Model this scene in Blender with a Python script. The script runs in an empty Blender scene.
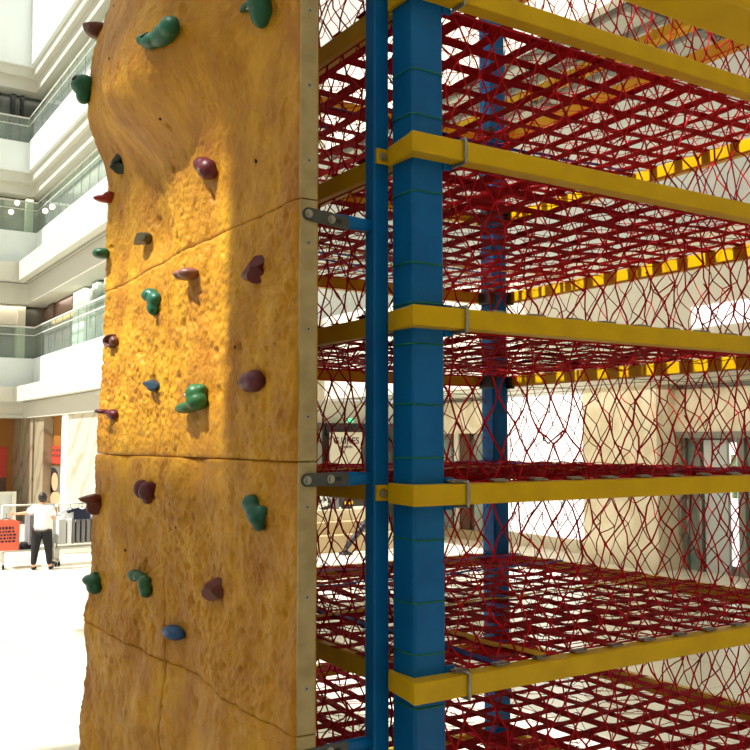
import bpy, bmesh, math, random
from mathutils import Vector, Matrix, noise
random.seed(7)
C = bpy.context.scene
col = C.collection
H = 2.77                      # camera height above the mall floor
TH = math.radians(57.5); PITCH = 0.0713; F = 932.0
FWD = Vector((math.cos(TH), math.sin(TH), 0)); RGT = Vector((math.sin(TH), -math.cos(TH), 0))
D0, LAT = 2.68, 0.1105
CAM = Vector((-(D0*math.cos(TH)+LAT*math.sin(TH)), -(D0*math.sin(TH)-LAT*math.cos(TH)), H))
fw = FWD*math.cos(PITCH)+Vector((0, 0, math.sin(PITCH)))
up = Vector((0, 0, math.cos(PITCH)))-FWD*math.sin(PITCH)

def ray(px, py):
    return fw*F+RGT*(px-375)+up*(375-py)
def on(px, py, ax, val):      # measured point of the photo on the real plane ax = val
    d = ray(px, py); t = (val-CAM[ax])/d[ax]
    return CAM+d*t

# ------------------------------------------------------------------ materials
def mat(name, base, rough=.5, metal=0.0, emit=None, es=0.0, bump=None, spec=.5, trans=None, var=None, coat=0):
    m = bpy.data.materials.new(name); m.use_nodes = True
    nt = m.node_tree; b = nt.nodes['Principled BSDF']
    b.inputs['Base Color'].default_value = (*base, 1)
    b.inputs['Roughness'].default_value = rough
    b.inputs['Metallic'].default_value = metal
    b.inputs['Specular IOR Level'].default_value = spec
    b.inputs['Coat Weight'].default_value = coat
    if emit: b.inputs['Emission Color'].default_value = (*emit, 1); b.inputs['Emission Strength'].default_value = es
    tc = nt.nodes.new('ShaderNodeTexCoord')
    if var:                   # (scale, other colour, contrast lo, hi)
        n = nt.nodes.new('ShaderNodeTexNoise'); n.inputs['Scale'].default_value = var[0]; n.inputs['Detail'].default_value = 6
        nt.links.new(tc.outputs['Object'], n.inputs['Vector'])
        r = nt.nodes.new('ShaderNodeValToRGB'); r.color_ramp.elements[0].position = var[2]; r.color_ramp.elements[1].position = var[3]
        r.color_ramp.elements[0].color = (*base, 1); r.color_ramp.elements[1].color = (*var[1], 1)
        nt.links.new(n.outputs['Fac'], r.inputs['Fac']); nt.links.new(r.outputs['Color'], b.inputs['Base Color'])
    if bump:
        n = nt.nodes.new('ShaderNodeTexNoise'); n.inputs['Scale'].default_value = bump[0]; n.inputs['Detail'].default_value = 5
        nt.links.new(tc.outputs['Object'], n.inputs['Vector'])
        bp = nt.nodes.new('ShaderNodeBump'); bp.inputs['Strength'].default_value = bump[1]; bp.inputs['Distance'].default_value = bump[2]
        nt.links.new(n.outputs['Fac'], bp.inputs['Height']); nt.links.new(bp.outputs['Normal'], b.inputs['Normal'])
    if trans: b.inputs['Alpha'].default_value = trans
    return m
M = {}
def sr(r, g, b):
    f = lambda c: ((c/255+.055)/1.055)**2.4 if c > 10 else c/255/12.92
    return (f(r), f(g), f(b))
M['yellow'] = mat('yellow_paint', sr(218, 178, 0), .42, spec=.25, bump=(60, .12, .002), var=(9, sr(204, 164, 0), .4, .7))
M['blue'] = mat('blue_paint', sr(0, 106, 182), .42, spec=.22, bump=(45, .08, .002), var=(7, sr(0, 96, 170), .4, .65))
M['strap'] = mat('red_webbing', sr(178, 0, 20), .8, spec=.1, var=(60, sr(150, 0, 14), .4, .6), bump=(400, .3, .001))
M['rope'] = mat('red_rope', sr(202, 6, 28), .65, spec=.2, var=(30, sr(150, 2, 18), .35, .65))
M['bluestrap'] = mat('blue_webbing', sr(18, 60, 165), .7)
M['yelstrap'] = mat('yellow_webbing', sr(228, 180, 20), .7)
M['green'] = mat('green_cord', sr(10, 120, 62), .6)
M['steel'] = mat('zinc_steel', sr(165, 165, 160), .38, .75, bump=(80, .2, .001))
M['dsteel'] = mat('dark_steel', sr(84, 86, 86), .45, .6, bump=(60, .3, .001))
M['black'] = mat('black_plastic', sr(26, 27, 30), .5)
M['flange'] = mat('fibreglass_flange', sr(190, 172, 128), .55, var=(14, sr(166, 148, 106), .35, .7), bump=(50, .25, .002))
M['hole'] = mat('dark_hole', sr(50, 22, 20), .8)
# sandstone yellow resin
def rockmat():
    m = bpy.data.materials.new('yellow_sandstone_resin'); m.use_nodes = True; nt = m.node_tree; b = nt.nodes['Principled BSDF']
    tc = nt.nodes.new('ShaderNodeTexCoord')
    n = nt.nodes.new('ShaderNodeTexNoise'); n.inputs['Scale'].default_value = 4.5; n.inputs['Detail'].default_value = 8; n.inputs['Roughness'].default_value = .62
    r = nt.nodes.new('ShaderNodeValToRGB')
    r.color_ramp.elements[0].position = .32; r.color_ramp.elements[0].color = (*sr(172, 112, 20), 1)
    r.color_ramp.elements[1].position = .68; r.color_ramp.elements[1].color = (*sr(220, 164, 32), 1)
    nt.links.new(tc.outputs['Object'], n.inputs['Vector']); nt.links.new(n.outputs['Fac'], r.inputs['Fac'])
    n2 = nt.nodes.new('ShaderNodeTexNoise'); n2.inputs['Scale'].default_value = 1.7; n2.inputs['Detail'].default_value = 3
    r2 = nt.nodes.new('ShaderNodeValToRGB'); r2.color_ramp.elements[0].position = .5; r2.color_ramp.elements[1].position = .72
    r2.color_ramp.elements[0].color = (0, 0, 0, 1); r2.color_ramp.elements[1].color = (1, 1, 1, 1)
    nt.links.new(tc.outputs['Object'], n2.inputs['Vector']); nt.links.new(n2.outputs['Fac'], r2.inputs['Fac'])
    mx = nt.nodes.new('ShaderNodeMixRGB'); mx.inputs['Color2'].default_value = (*sr(166, 100, 24), 1)
    mul = nt.nodes.new('ShaderNodeMath'); mul.operation = 'MULTIPLY'; mul.inputs[1].default_value = .55
    nt.links.new(r2.outputs['Color'], mul.inputs[0]); nt.links.new(mul.outputs[0], mx.inputs['Fac'])
    nt.links.new(r.outputs['Color'], mx.inputs['Color1']); nt.links.new(mx.outputs['Color'], b.inputs['Base Color'])
    b.inputs['Roughness'].default_value = .52; b.inputs['Specular IOR Level'].default_value = .35
    n3 = nt.nodes.new('ShaderNodeTexNoise'); n3.inputs['Scale'].default_value = 95; n3.inputs['Detail'].default_value = 4
    nt.links.new(tc.outputs['Object'], n3.inputs['Vector'])
    bp = nt.nodes.new('ShaderNodeBump'); bp.inputs['Strength'].default_value = .7; bp.inputs['Distance'].default_value = .006
    nt.links.new(n3.outputs['Fac'], bp.inputs['Height']); nt.links.new(bp.outputs['Normal'], b.inputs['Normal'])
    return m
M['rock'] = rockmat()
HC = {'green': sr(20, 112, 84), 'green2': sr(34, 108, 70), 'teal': sr(14, 110, 98), 'maroon': sr(112, 28, 42), 'brown': sr(116, 66, 54),
      'purple': sr(110, 42, 66), 'navy': sr(14, 62, 88), 'olive': sr(86, 78, 54), 'black': sr(34, 66, 54), 'pink': sr(150, 96, 84), 'red': sr(176, 56, 44),
      'rust': sr(120, 48, 34), 'blue': sr(20, 92, 160), 'fern': sr(52, 124, 70)}
for k, c in HC.items():
    c = tuple(x*.72 for x in c)
    M['h_'+k] = mat('resin_hold_'+k, c, .42, bump=(220, .25, .0015), var=(35, tuple(x*1.35 for x in c), .5, .75))
M['white'] = mat('white_plaster', sr(240, 242, 238), .6)
M['cream'] = mat('cream_plaster', sr(226, 219, 200), .6, bump=(8, .05, .01))
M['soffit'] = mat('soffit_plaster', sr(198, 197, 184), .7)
M['fascia'] = mat('white_glazed_fascia', sr(226, 233, 230), .3)
M['tile_wall'] = mat('cream_stone', sr(222, 210, 184), .35, var=(2.0, sr(208, 194, 164), .45, .6))
def veined(name, a, b2, sc, rough):
    m = bpy.data.materials.new(name); m.use_nodes = True; nt = m.node_tree; b = nt.nodes['Principled BSDF']
    tc = nt.nodes.new('ShaderNodeTexCoord'); w = nt.nodes.new('ShaderNodeTexWave'); w.inputs['Scale'].default_value = sc
    w.inputs['Distortion'].default_value = 9; w.inputs['Detail'].default_value = 4; w.bands_direction = 'DIAGONAL'
    r = nt.nodes.new('ShaderNodeValToRGB'); r.color_ramp.elements[0].color = (*b2, 1); r.color_ramp.elements[0].position = 0
    r.color_ramp.elements[1].color = (*a, 1); r.color_ramp.elements[1].position = .22
    nt.links.new(tc.outputs['Object'], w.inputs['Vector']); nt.links.new(w.outputs['Fac'], r.inputs['Fac']); nt.links.new(r.outputs['Color'], b.inputs['Base Color'])
    b.inputs['Roughness'].default_value = rough
    return m
M['shadedmarble'] = veined('shaded_grey_marble', sr(160, 149, 124), sr(132, 120, 96), .5, .4)  # darker marble copy, the shade under the gallery is put into its colour
M['marble'] = veined('grey_veined_marble', sr(214, 206, 186), sr(184, 174, 150), .5, .3)
def floormat():
    m = bpy.data.materials.new('polished_floor_tiles'); m.use_nodes = True; nt = m.node_tree; b = nt.nodes['Principled BSDF']
    tc = nt.nodes.new('ShaderNodeTexCoord'); br = nt.nodes.new('ShaderNodeTexBrick')
    br.offset = 0; br.inputs['Scale'].default_value = 1; br.inputs['Brick Width'].default_value = 1.2; br.inputs['Row Height'].default_value = 1.2
    br.inputs['Mortar Size'].default_value = .008
    br.inputs['Color1'].default_value = (*sr(238, 233, 220), 1); br.inputs['Color2'].default_value = (*sr(226, 216, 192), 1); br.inputs['Mortar'].default_value = (*sr(190, 180, 160), 1)
    nt.links.new(tc.outputs['Object'], br.inputs['Vector']); nt.links.new(br.outputs['Color'], b.inputs['Base Color'])
    b.inputs['Roughness'].default_value = .22
    return m
M['floor'] = floormat()
def glassmat(name, tint, alpha, rough=.08):
    m = bpy.data.materials.new(name); m.use_nodes = True; nt = m.node_tree; nt.nodes.clear()
    o = nt.nodes.new('ShaderNodeOutputMaterial'); t = nt.nodes.new('ShaderNodeBsdfTransparent'); t.inputs['Color'].default_value = (*tint, 1)
    g = nt.nodes.new('ShaderNodeBsdfPrincipled'); g.inputs['Base Color'].default_value = (*tint, 1); g.inputs['Roughness'].default_value = rough
    mx = nt.nodes.new('ShaderNodeMixShader'); mx.inputs['Fac'].default_value = alpha
    nt.links.new(t.outputs[0], mx.inputs[1]); nt.links.new(g.outputs[0], mx.inputs[2]); nt.links.new(mx.outputs[0], o.inputs['Surface'])
    return m
M['rail_glass'] = glassmat('pale_green_rail_glass', sr(232, 242, 236), .16)
M['shop_glass'] = glassmat('shop_glass', sr(170, 190, 180), .45)
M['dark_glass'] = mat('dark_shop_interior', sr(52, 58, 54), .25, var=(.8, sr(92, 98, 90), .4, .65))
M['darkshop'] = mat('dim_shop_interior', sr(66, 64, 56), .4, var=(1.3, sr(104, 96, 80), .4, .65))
M['greenglass'] = mat('green_grey_glass', sr(118, 134, 124), .15, var=(1.2, sr(160, 172, 162), .4, .65))
M['orange'] = mat('orange_shop_wall', sr(156, 100, 34), .5)
M['brownp'] = mat('brown_panel', sr(96, 66, 50), .5)
M['redp'] = mat('red_poster', sr(196, 58, 44), .5)
M['frame'] = mat('grey_metal_frame', sr(128, 128, 118), .4, .3)
M['glow_pane'] = mat('white_glow_pane', (.9, .9, .9), .4, emit=(1, 1, .98), es=1.0)  # emission stands in for daylight on or behind the pane
M['warm_light'] = mat('warm_strip_light', (.9, .7, .4), .4, emit=(1, .5, .12), es=.9)
M['spot_light'] = mat('downlight', (.9, .9, .8), .4, emit=(1, .86, .6), es=2.2)
M['exit'] = mat('exit_sign_light', (.1, .6, .3), .4, emit=(.1, .9, .4), es=1.2)
M['skin'] = mat('skin', sr(222, 160, 124), .55)
M['hair'] = mat('dark_hair', sr(38, 30, 28), .5)
M['shirt'] = mat('white_cotton', sr(236, 240, 246), .85, bump=(14, .4, .02))
M['pants'] = mat('black_cotton', sr(24, 22, 26), .85)
M['coral'] = mat('coral_cotton', sr(236, 112, 84), .8)
M['navy'] = mat('navy_cotton', sr(28, 34, 62), .85)
M['greycl'] = mat('grey_cotton', sr(126, 126, 128), .85, bump=(30, .5, .01))
M['palegrey'] = mat('pale_grey_cotton', sr(196, 200, 198), .85)
M['rack'] = mat('white_rack_paint', sr(206, 206, 196), .35, .2)
M['plinth'] = mat('beige_plinth', sr(184, 162, 124), .5)
M['leaf'] = mat('green_foliage', sr(92, 130, 70), .6, var=(6, sr(190, 210, 170), .4, .6))

# ------------------------------------------------------------------ object helpers
def tag(o, label=None, cat=None, group=None, kind=None):
    if label: o['label'] = label
    if cat: o['category'] = cat
    if group: o['group'] = group
    if kind: o['kind'] = kind
    return o
def empty(name, loc, label, cat, group=None):
    o = bpy.data.objects.new(name, None); col.objects.link(o); o.location = loc; o.empty_display_size = .1
    return tag(o, label, cat, group)
def link(name, me, m, parent=None, smooth=False):
    if m: me.materials.append(m)
    if smooth:
        for p in me.polygons: p.use_smooth = True
    o = bpy.data.objects.new(name, me); col.objects.link(o)
    if parent:
        o.parent = parent
        w = Vector(parent.location); q = parent.parent
        while q: w += Vector(q.location); q = q.parent
        me.transform(Matrix.Translation(-w))      # vertices are given in world space
    return o
class MB:
    def __init__(s): s.v = []; s.f = []
    def add(s, vs, fs):
        k = len(s.v); s.v += [tuple(v) for v in vs]; s.f += [tuple(i+k for i in f) for f in fs]; return s
    def box(s, x0, x1, y0, y1, z0, z1):
        vs = [(x, y, z) for z in (z0, z1) for y in (y0, y1) for x in (x0, x1)]
        return s.add(vs, [(0, 2, 3, 1), (4, 5, 7, 6), (0, 1, 5, 4), (2, 6, 7, 3), (0, 4, 6, 2), (1, 3, 7, 5)])
    def tube(s, pts, r, n=6, cap=True, radii=None):
        pts = [Vector(p) for p in pts]; rings = []
        for i, p in enumerate(pts):
            t = (pts[min(i+1, len(pts)-1)]-pts[max(i-1, 0)])
            if t.length < 1e-9: t = Vector((0, 0, 1))
            t.normalize(); a = Vector((0, 0, 1)) if abs(t.z) < .9 else Vector((1, 0, 0))
            u = t.cross(a).normalized(); w = t.cross(u)
            rr = radii[i] if radii else r
            rings.append([p+u*math.cos(2*math.pi*k/n)*rr+w*math.sin(2*math.pi*k/n)*rr for k in range(n)])
        vs = [v for g in rings for v in g]; fs = []
        for i in range(len(pts)-1):
            for k in range(n):
                a, b = i*n+k, i*n+(k+1) % n; fs.append((a, b, b+n, a+n))
        if cap: fs.append(tuple(range(n-1, -1, -1))); fs.append(tuple(range((len(pts)-1)*n, len(pts)*n)))
        return s.add(vs, fs)
    def octa(s, p, r):
        p = Vector(p); d = [Vector(q)*r for q in ((1, 0, 0), (-1, 0, 0), (0, 1, 0), (0, -1, 0), (0, 0, 1), (0, 0, -1))]
        return s.add([p+q for q in d], [(0, 2, 4), (2, 1, 4), (1, 3, 4), (3, 0, 4), (2, 0, 5), (1, 2, 5), (3, 1, 5), (0, 3, 5)])
    def cyl(s, p, d, r, h, n=16):
        p = Vector(p); d = Vector(d).normalized(); return s.tube([p, p+d*h], r, n)
    def mesh(s, name):
        me = bpy.data.meshes.new(name); me.from_pydata(s.v, [], s.f); me.update(); return me
    def build(s, name, m, parent=None, smooth=False, bevel=0):
        o = link(name, s.mesh(name), m, parent, smooth)
        if bevel:
            b = o.modifiers.new('bevel', 'BEVEL'); b.width = bevel; b.segments = 3; b.limit_method = 'ANGLE'; b.angle_limit = .7
            for p in o.data.polygons: p.use_smooth = True
            w = o.modifiers.new('wn', 'WEIGHTED_NORMAL'); w.keep_sharp = False
        return o
def sm(a, b, x):
    t = max(0.0, min(1.0, (x-a)/(b-a))); return t*t*(3-2*t)

# ------------------------------------------------------------------ climbing tower
ZL = [-2.22, -1.71, -1.20, -.693, -.152, .358, .860, 1.344, 1.85, 2.68]     # beam levels relative to eye height
TW, TD = 2.12, 2.17; BW = .03
tower = empty('climbing_tower', (TW/2, TD/2, 0), 'tall blue-posted climbing tower with yellow beams, red strap floors and red rope nets', 'climbing tower')
PW = .114
for (x, y) in ((0, 0), (TW-PW, 0), (0, TD-PW), (TW-PW, TD-PW)):
    MB().box(x, x+PW, y, y+PW, 0.012, H+2.75).build('post', M['blue'], tower, bevel=.012)
    MB().box(x-.05, x+PW+.05, y-.05, y+PW+.05, 0, .012).build('base_plate', M['blue'], tower)
# front beams wrap the near corner post
for k, zr in enumerate(ZL):
    z = H+zr; n = .03
    b = MB()
    b.v = []; 
    prof = [(TW+.05, -.06), (-.043, -.06), (-.032, -.01), (-.013, .116), (-.001, .116), (-.001, -.001), (TW+.05, -.001)]
    vs = [(p[0], p[1], z-n) for p in prof]+[(p[0], p[1], z+n) for p in prof]; N = len(prof)
    fs = [tuple(range(N)), tuple(range(2*N-1, N-1, -1))]+[(i, i+N, (i+1) % N+N, (i+1) % N) for i in range(N)]
    b.add(vs, fs); o = b.build('beam', M['yellow'], tower, bevel=.005)
    MB().box(.005, .06, .1, TD-.1, z-n, z+n).build('beam', M['yellow'], tower, bevel=.005)
    MB().box(.06, TW+.0, TD-.03, TD+.03+.0, z-n, z+n).build('beam', M['yellow'], tower, bevel=.005)
    MB().box(TW, TW+.06, .0, TD+.05, z-n, z+n).build('beam', M['yellow'], tower, bevel=.005)
    # blue lug with a u-bolt on the near post
    MB().box(.112, .142, -.001, .009, z-.047, z+.047).build('lug', M['blue'], tower)
    xx = .146
    u = MB(); u.tube([(xx, .012, z+.036), (xx, -.064, z+.036), (xx, -.0655, z+.03), (xx, -.0655, z-.03), (xx, -.064, z-.036), (xx, .012, z-.036)], .0055, 8)
    u.build('u_bolt', M['steel'], tower, True)
    if k in (2, 4, 6, 8):
        MB().box(-.048, -.002, .1205, .1275, z-.022, z+.024).build('bolt_tab', M['yellow'], tower)
        q = MB(); q.cyl((-.026, .121, z), (0, -1, 0), .014, .003, 18); q.cyl((-.026, .118, z), (0, -1, 0), .0085, .008, 6)
        q.build('bolt', M['steel'], tower)
    for dx, dy in ((-.028, .0), (PW-.006, -.0)):                       # dark clamps on the far post
        MB().box(TW-PW+dx-.012, TW-PW+dx+.03, TD-PW-.035, TD-.03, z-.045, z+.03).build('clamp', M['black'], tower, bevel=.005)
# thin green cord wrapped around the posts
def cordring(x, y, w, z, tilt, m=M['green'], r=.0022):
    e = .0025; c = .012
    P = [(x-e+c, y-e), (x+w+e-c, y-e), (x+w+e, y-e+c), (x+w+e, y+w+e-c), (x+w+e-c, y+w+e), (x-e+c, y+w+e), (x-e, y+w+e-c), (x-e, y-e+c), (x-e+c, y-e)]
    MB().tube([(p[0], p[1], z+tilt*math.sin(i*.8)) for i, p in enumerate(P)], r, 5).build('green_cord', m, tower, True)
for py in (68, 113, 190, 262, 302, 343, 404, 458, 541, 604, 656, 710):
    cordring(0, 0, PW, on(414, py, 1, 0).z, random.uniform(-.003, .004))
for zz in (3.9, 3.55, 3.2, 2.95, 2.72, 2.42, 2.1): cordring(TW-PW, TD-PW, PW, zz, .003)
# strap floors
NS = 13; SP = .158; XS0 = .10
def strapmesh(lines, w, zfun, t=.0025, wob=.004):
    b = MB()
    for (ax, c, a0, a1, par) in lines:
        n = 26; vs = []; jit = random.uniform(-wob, wob); ph = random.uniform(0, 6)
        for i in range(n+1):
            a = a0+(a1-a0)*i/n; off = c+jit+.004*math.sin(a*2+ph)
            tw = .18*math.sin(a*2.3+ph)*w
            zz = zfun(a, c)+(.003 if (int(a/SP)+par) % 2 else -.003)
            for s_, tt in ((-1, 1), (1, 1), (1, -1), (-1, -1)):
                o = off+s_*w/2; z2 = zz+s_*tw*.25+tt*t/2
                vs.append((a, o, z2) if ax == 0 else (o, a, z2))
        fs = []
        for i in range(n):
            for k in range(4):
                p, q = i*4+k, i*4+(k+1) % 4; fs.append((p, q, q+4, p+4) if ax == 0 else (p, p+4, q+4, q))
        fs += [(0, 1, 2, 3), (n*4+3, n*4+2, n*4+1, n*4)]
        b.add(vs, fs)
    return b
def side_sag(a, c): return -.022*math.sin(math.pi*min(max(a/2.12, 0), 1))*math.sin(math.pi*min(max(c/2.12, 0), 1))
for k, zr in enumerate(ZL[:-2]):
    z = H+zr+.034
    X, Y = [], []
    for i in range(NS):
        c = XS0+.04+SP*i
        yspecial = (k == 6 and c > 1.42)
        if not yspecial: X.append((0, c, .0, TW+.03, i))
        Y.append((1, c, -.03, TD, i+1))
    fl = strapmesh(X+Y, .05, lambda a, c: z+side_sag(a, c)).build('strap_floor', M['strap'], tower)
    ex = []; ey = []
    if k == 6:
        for j in range(7):
            (ex if j % 2 else ey).append((0, 1.50+.088*j, .0, TW, j))
    if k == 3:
        ex += [(0, 1.62, 0, TW, 0), (0, 1.98, 0, TW, 0), (1, .29, -.03, TD, 0)]; ey += [(0, .95, 0, TW, 1), (1, .45, -.03, 1.0, 1)]
    if k == 7: ex += [(0, 1.28, 0, TW, 0), (0, 1.06, 0, TW, 0)]; ey += [(0, 1.95, 0, TW, 1)]
    if k in (4, 5): ey += [(0, 1.45, 0, TW, 1)]; ex += [(1, 1.8, 0, TD, 1)] if k == 4 else []
    if ex: strapmesh(ex, .026 if k != 3 else .03, lambda a, c: z+.006+side_sag(a, c)).build('blue_strap', M['bluestrap'], fl)['label'] = 'dark blue webbing strap'
    if ey: strapmesh(ey, .022 if k != 3 else .034, lambda a, c: z+.008+side_sag(a, c)).build('yellow_strap', M['yelstrap'], fl)['label'] = 'yellow webbing strap'
    if 2 <= k <= 5:
        for i in range(NS):
            c = XS0+.04+SP*i+random.uniform(-.006, .006)
            if c > TW-.05: continue
            q = MB(); q.tube([(c-.026, -.035, z+.001), (c-.026, -.012, z+.004), (c+.026, -.012, z+.004), (c+.026, -.035, z+.001), (c-.026, -.035, z+.001)], .003, 5)
            q.box(c-.02, c+.02, -.03, -.024, z+.001, z+.006); q.build('buckle', M['steel'], fl)
# rope nets: diamonds between the beams of every bay
def net(o, u, v, W, Hh, nrm, cw, ch, r, jit, name, parent, seed):
    rnd = random.Random(seed); b = MB(); o, u, v, nrm = map(Vector, (o, u, v, nrm))
    rows = max(2, round(Hh/(ch/2))); nc = round(W/cw); P = {}
    skew = rnd.uniform(-.02, .02)
    for j in range(rows+1):
        for i in range(nc+1):
            uu = (i+(.5 if j % 2 else 0))*W/nc; vv = j*Hh/rows
            inn = 0 < j < rows
            if inn: uu += rnd.gauss(0, jit*cw)+skew*math.sin(vv*5); vv += rnd.gauss(0, jit*ch*.8)
            uu = min(max(uu, .004), W-.004); w = rnd.gauss(0, .012) if inn else 0
            w += .015*math.sin(uu*3.1+seed)*math.sin(math.pi*vv/Hh)
            P[i, j] = o+u*uu+v*vv+nrm*w
    for (i, j), p in P.items():
        if 0 < j < rows: b.octa(p, r*2.1)
        if j == rows: continue
        for di in ((0, 1) if j % 2 else (-1, 0)):
            q = P.get((i+di, j+1))
            if q is None: continue
            d = q-p; m1 = p+d*.5+u*rnd.gauss(0, .0045)+nrm*rnd.gauss(0, .005)+v*rnd.gauss(0, .003)
            b.tube([p, m1, q], r, 4, cap=False)
    # a few loose loops of slack rope
    for t in range(3):
        i0 = rnd.randrange(1, nc-1); p = P[i0, rows//2]; q = P[i0+1, rows//2]
        b.tube([p, p+v*.03+nrm*.02, (p+q)/2-v*.04+nrm*.02, q+nrm*.01, q], r, 4, cap=False)
    for vv in (0, Hh): b.tube([o+v*vv, o+u*W+v*vv], r*1.1, 4)
    return b.build(name, M['rope'], parent)
for k in range(len(ZL)-1):
    z0, z1 = H+ZL[k]+.03, H+ZL[k+1]-.03
    net((.1, .012, z0), (1, 0, 0), (0, 0, 1), TW-.2, z1-z0, (0, 1, 0), .100, .165, .0034, .085, 'side_net', tower, 10+k)
    net((.033, .1, z0), (0, 1, 0), (0, 0, 1), TD-.2, z1-z0, (1, 0, 0), .105, .16, .0032, .085, 'side_net', tower, 30+k)
    if k >= 2:
        net((.1, TD-.04, z0), (1, 0, 0), (0, 0, 1), TW-.2, z1-z0, (0, -1, 0), .108, .16, .0029, .11, 'side_net', tower, 50+k)
        net((TW+.01, .1, z0), (0, 1, 0), (0, 0, 1), TD-.2, z1-z0, (-1, 0, 0), .108, .16, .0029, .11, 'side_net', tower, 70+k)
    if k >= 2 and k < 8:                                                # thin net laid under every strap floor
        net((.06, .06, H+ZL[k]+.024), (1, 0, 0), (0, 1, 0), TW-.12, TD-.12, (0, 0, -1), .12, .16, .0016, .16, 'floor_net', tower, 90+k)
# support pole in front of the left face, bolted to the beams
PX0, PX1, PY0, PY1 = -.053, .0015, .128, .182
MB().box(PX0, PX1, PY0, PY1, 0, H+2.6).build('support_pole', M['blue'], tower, bevel=.008)

# ------------------------------------------------------------------ climbing wall
WX, WY0, WY1 = -.30, .145, 2.168
wall = empty('climbing_wall', (WX, (WY0+WY1)/2, 0), 'yellow sandstone-textured climbing wall with a bulging overhang, bolted to the tower', 'climbing wall')
SEAM = [-2.77, -2.33, -1.57, -.815, -.057, .70]
ZTOP = 2.05; YM = 1.19
def fbm(x, y, z, o=4):
    s = 0; a = 1; f = 1
    for i in range(o):
        s += a*noise.noise(Vector((x*f, y*f, z*f))); a *= .5; f *= 2.1
    return s
def height(y, zr, fine=True):
    s = WY1-y
    # overhanging nose
    A = .235*sm(.22, 1.05, y)*(1-.60*sm(1.30, 2.10, y))
    z0 = 1.04+.24*max(0, y-1.2)
    B = A*(.12*sm(z0-.35, z0-.02, zr)+.88*sm(z0-.05, z0+.30, zr))*(1-.42*sm(1.38, 1.95, zr))
    B -= .10*sm(1.75, 2.3, zr)*sm(1.2, 2.17, y)
    # scoop below the nose
    d = ((y-1.36-(zr-1.0)*.32)/.17)**2
    B -= .040*math.exp(-d)*sm(.62, .86, zr)*(1-sm(1.15, 1.35, zr))
    h = B*(1-.10*sm(1.5, 2.1, y))
    h -= .042*sm(1.2, 2.1, y)*sm(-.1, .55, zr)*(1-sm(1.2, 1.6, zr))+.02*sm(1.2, 2.1, y)*(1-sm(-.9, -.4, zr))
    h += .055*sm(.4, -1.4, zr)*0
    h += .045*(1-sm(-1.3, .3, zr))*sm(.8, 2.1, y)
    low = fbm(y*1.6+3, zr*1.5, 1.7, 3)
    h += .016*low
    if zr < -.057: h += .028*noise.noise(Vector((y*2.6, zr*3.1, 9.1)))+.012*noise.noise(Vector((y*6, zr*5, 4.1)))
    if fine:
        h -= .007*math.exp(-((y-.80)/.014)**2)*sm(-.03, .1, zr)*(1-sm(.7, 1.0, zr))
        rough = .5+.5*sm(-.4, .4, noise.noise(Vector((y*1.9, zr*1.9, 20))))
        if zr > 1.05: rough *= .55
        n = fbm(y*11, zr*11, 5.5, 4); rg = 1-abs(noise.noise(Vector((y*26+n, zr*26, 2.2))))*2
        h += rough*(.011*n+.0075*rg+.0055*noise.noise(Vector((y*60, zr*60, 8))))
        pk = noise.noise(Vector((y*15, zr*15, 33)))
        if pk < -.46: h += (pk+.46)*.04
    h = max(h, -.06)
    # rounded rim on the tower side and the far side
    e = min(y-WY0, .03)/.03; h -= .016*(1-math.sqrt(max(0, 1-(1-e)**2)))
    e = min(max(s, 0), .04)/.04; h -= .03*(1-math.sqrt(max(0, 1-(1-e)**2)))
    return h
def seamdip(d): return -.0045*math.exp(-(d/.006)**2)
def panel(y0, y1, z0, z1, step):
    ny = max(8, int((y1-y0)/step)); nz = max(8, int((z1-z0)/step)); g = .0012
    vs = []; fs = []
    for j in range(nz+1):
        zr = z0+g+(z1-z0-2*g)*j/nz
        for i in range(ny+1):
            y = y0+g+(y1-y0-2*g)*i/ny
            dz = min(zr-z0, z1-zr) if z1 < 2.3 else zr-z0
            h = height(y, zr)+seamdip(dz)
            if abs(y-YM) < .05 and z1 < 1: h += seamdip(abs(y-YM))
            vs.append((WX-h, y, H+zr))
    W = ny+1
    for j in range(nz):
        for i in range(ny):
            a = j*W+i; fs.append((a, a+W, a+W+1, a+1))
    # rim down to the back plane and a back sheet
    ring = [i for i in range(W)]+[j*W+ny for j in range(1, nz+1)]+[nz*W+i for i in range(ny-1, -1, -1)]+[j*W for j in range(nz-1, 0, -1)]
    k = len(vs); xb = WX+.066
    for r in ring: vs.append((xb, vs[r][1], vs[r][2]))
    n = len(ring)
    for i in range(n): fs.append((ring[i], ring[(i+1) % n], k+(i+1) % n, k+i))
    fs.append(tuple(k+i for i in range(n-1, -1, -1)))
    me = bpy.data.meshes.new('panel'); me.from_pydata(vs, [], fs); me.update()
    bm = bmesh.new(); bm.from_mesh(me); bmesh.ops.recalc_face_normals(bm, faces=bm.faces); bm.to_mesh(me); bm.free()
    return link('panel', me, M['rock'], wall, True)
HOLES = [(114, 6), (110, 59), (257, 161), (236, 347), (125, 550), (177, 528), (153, 117)]
def hit(px, py):
    d = ray(px, py); x = WX
    for _ in range(30):
        t = (x-CAM.x)/d.x; p = CAM+d*t; x = WX-height(min(max(p.y, WY0+.03), WY1-.03), p.z-H, False)
    return p
for i in range(len(SEAM)-1):
    st = .0055 if SEAM[i] > -1.0 else .012
    for (a, b_) in ((WY0, YM), (YM, WY1)): panel(a, b_, SEAM[i], SEAM[i+1], st)
top = panel(WY0, WY1, .70, ZTOP, .0058); top.name = 'overhang_panel'
hp = [hit(*q) for q in HOLES]
for p in hp:
    q = MB(); x = WX-height(p.y, p.z-H)-.0015
    q.cyl((x+.006, p.y, p.z), (-1, 0, 0), .0068, .0065, 14); q.build('bolt_hole', M['hole'], wall)
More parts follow.
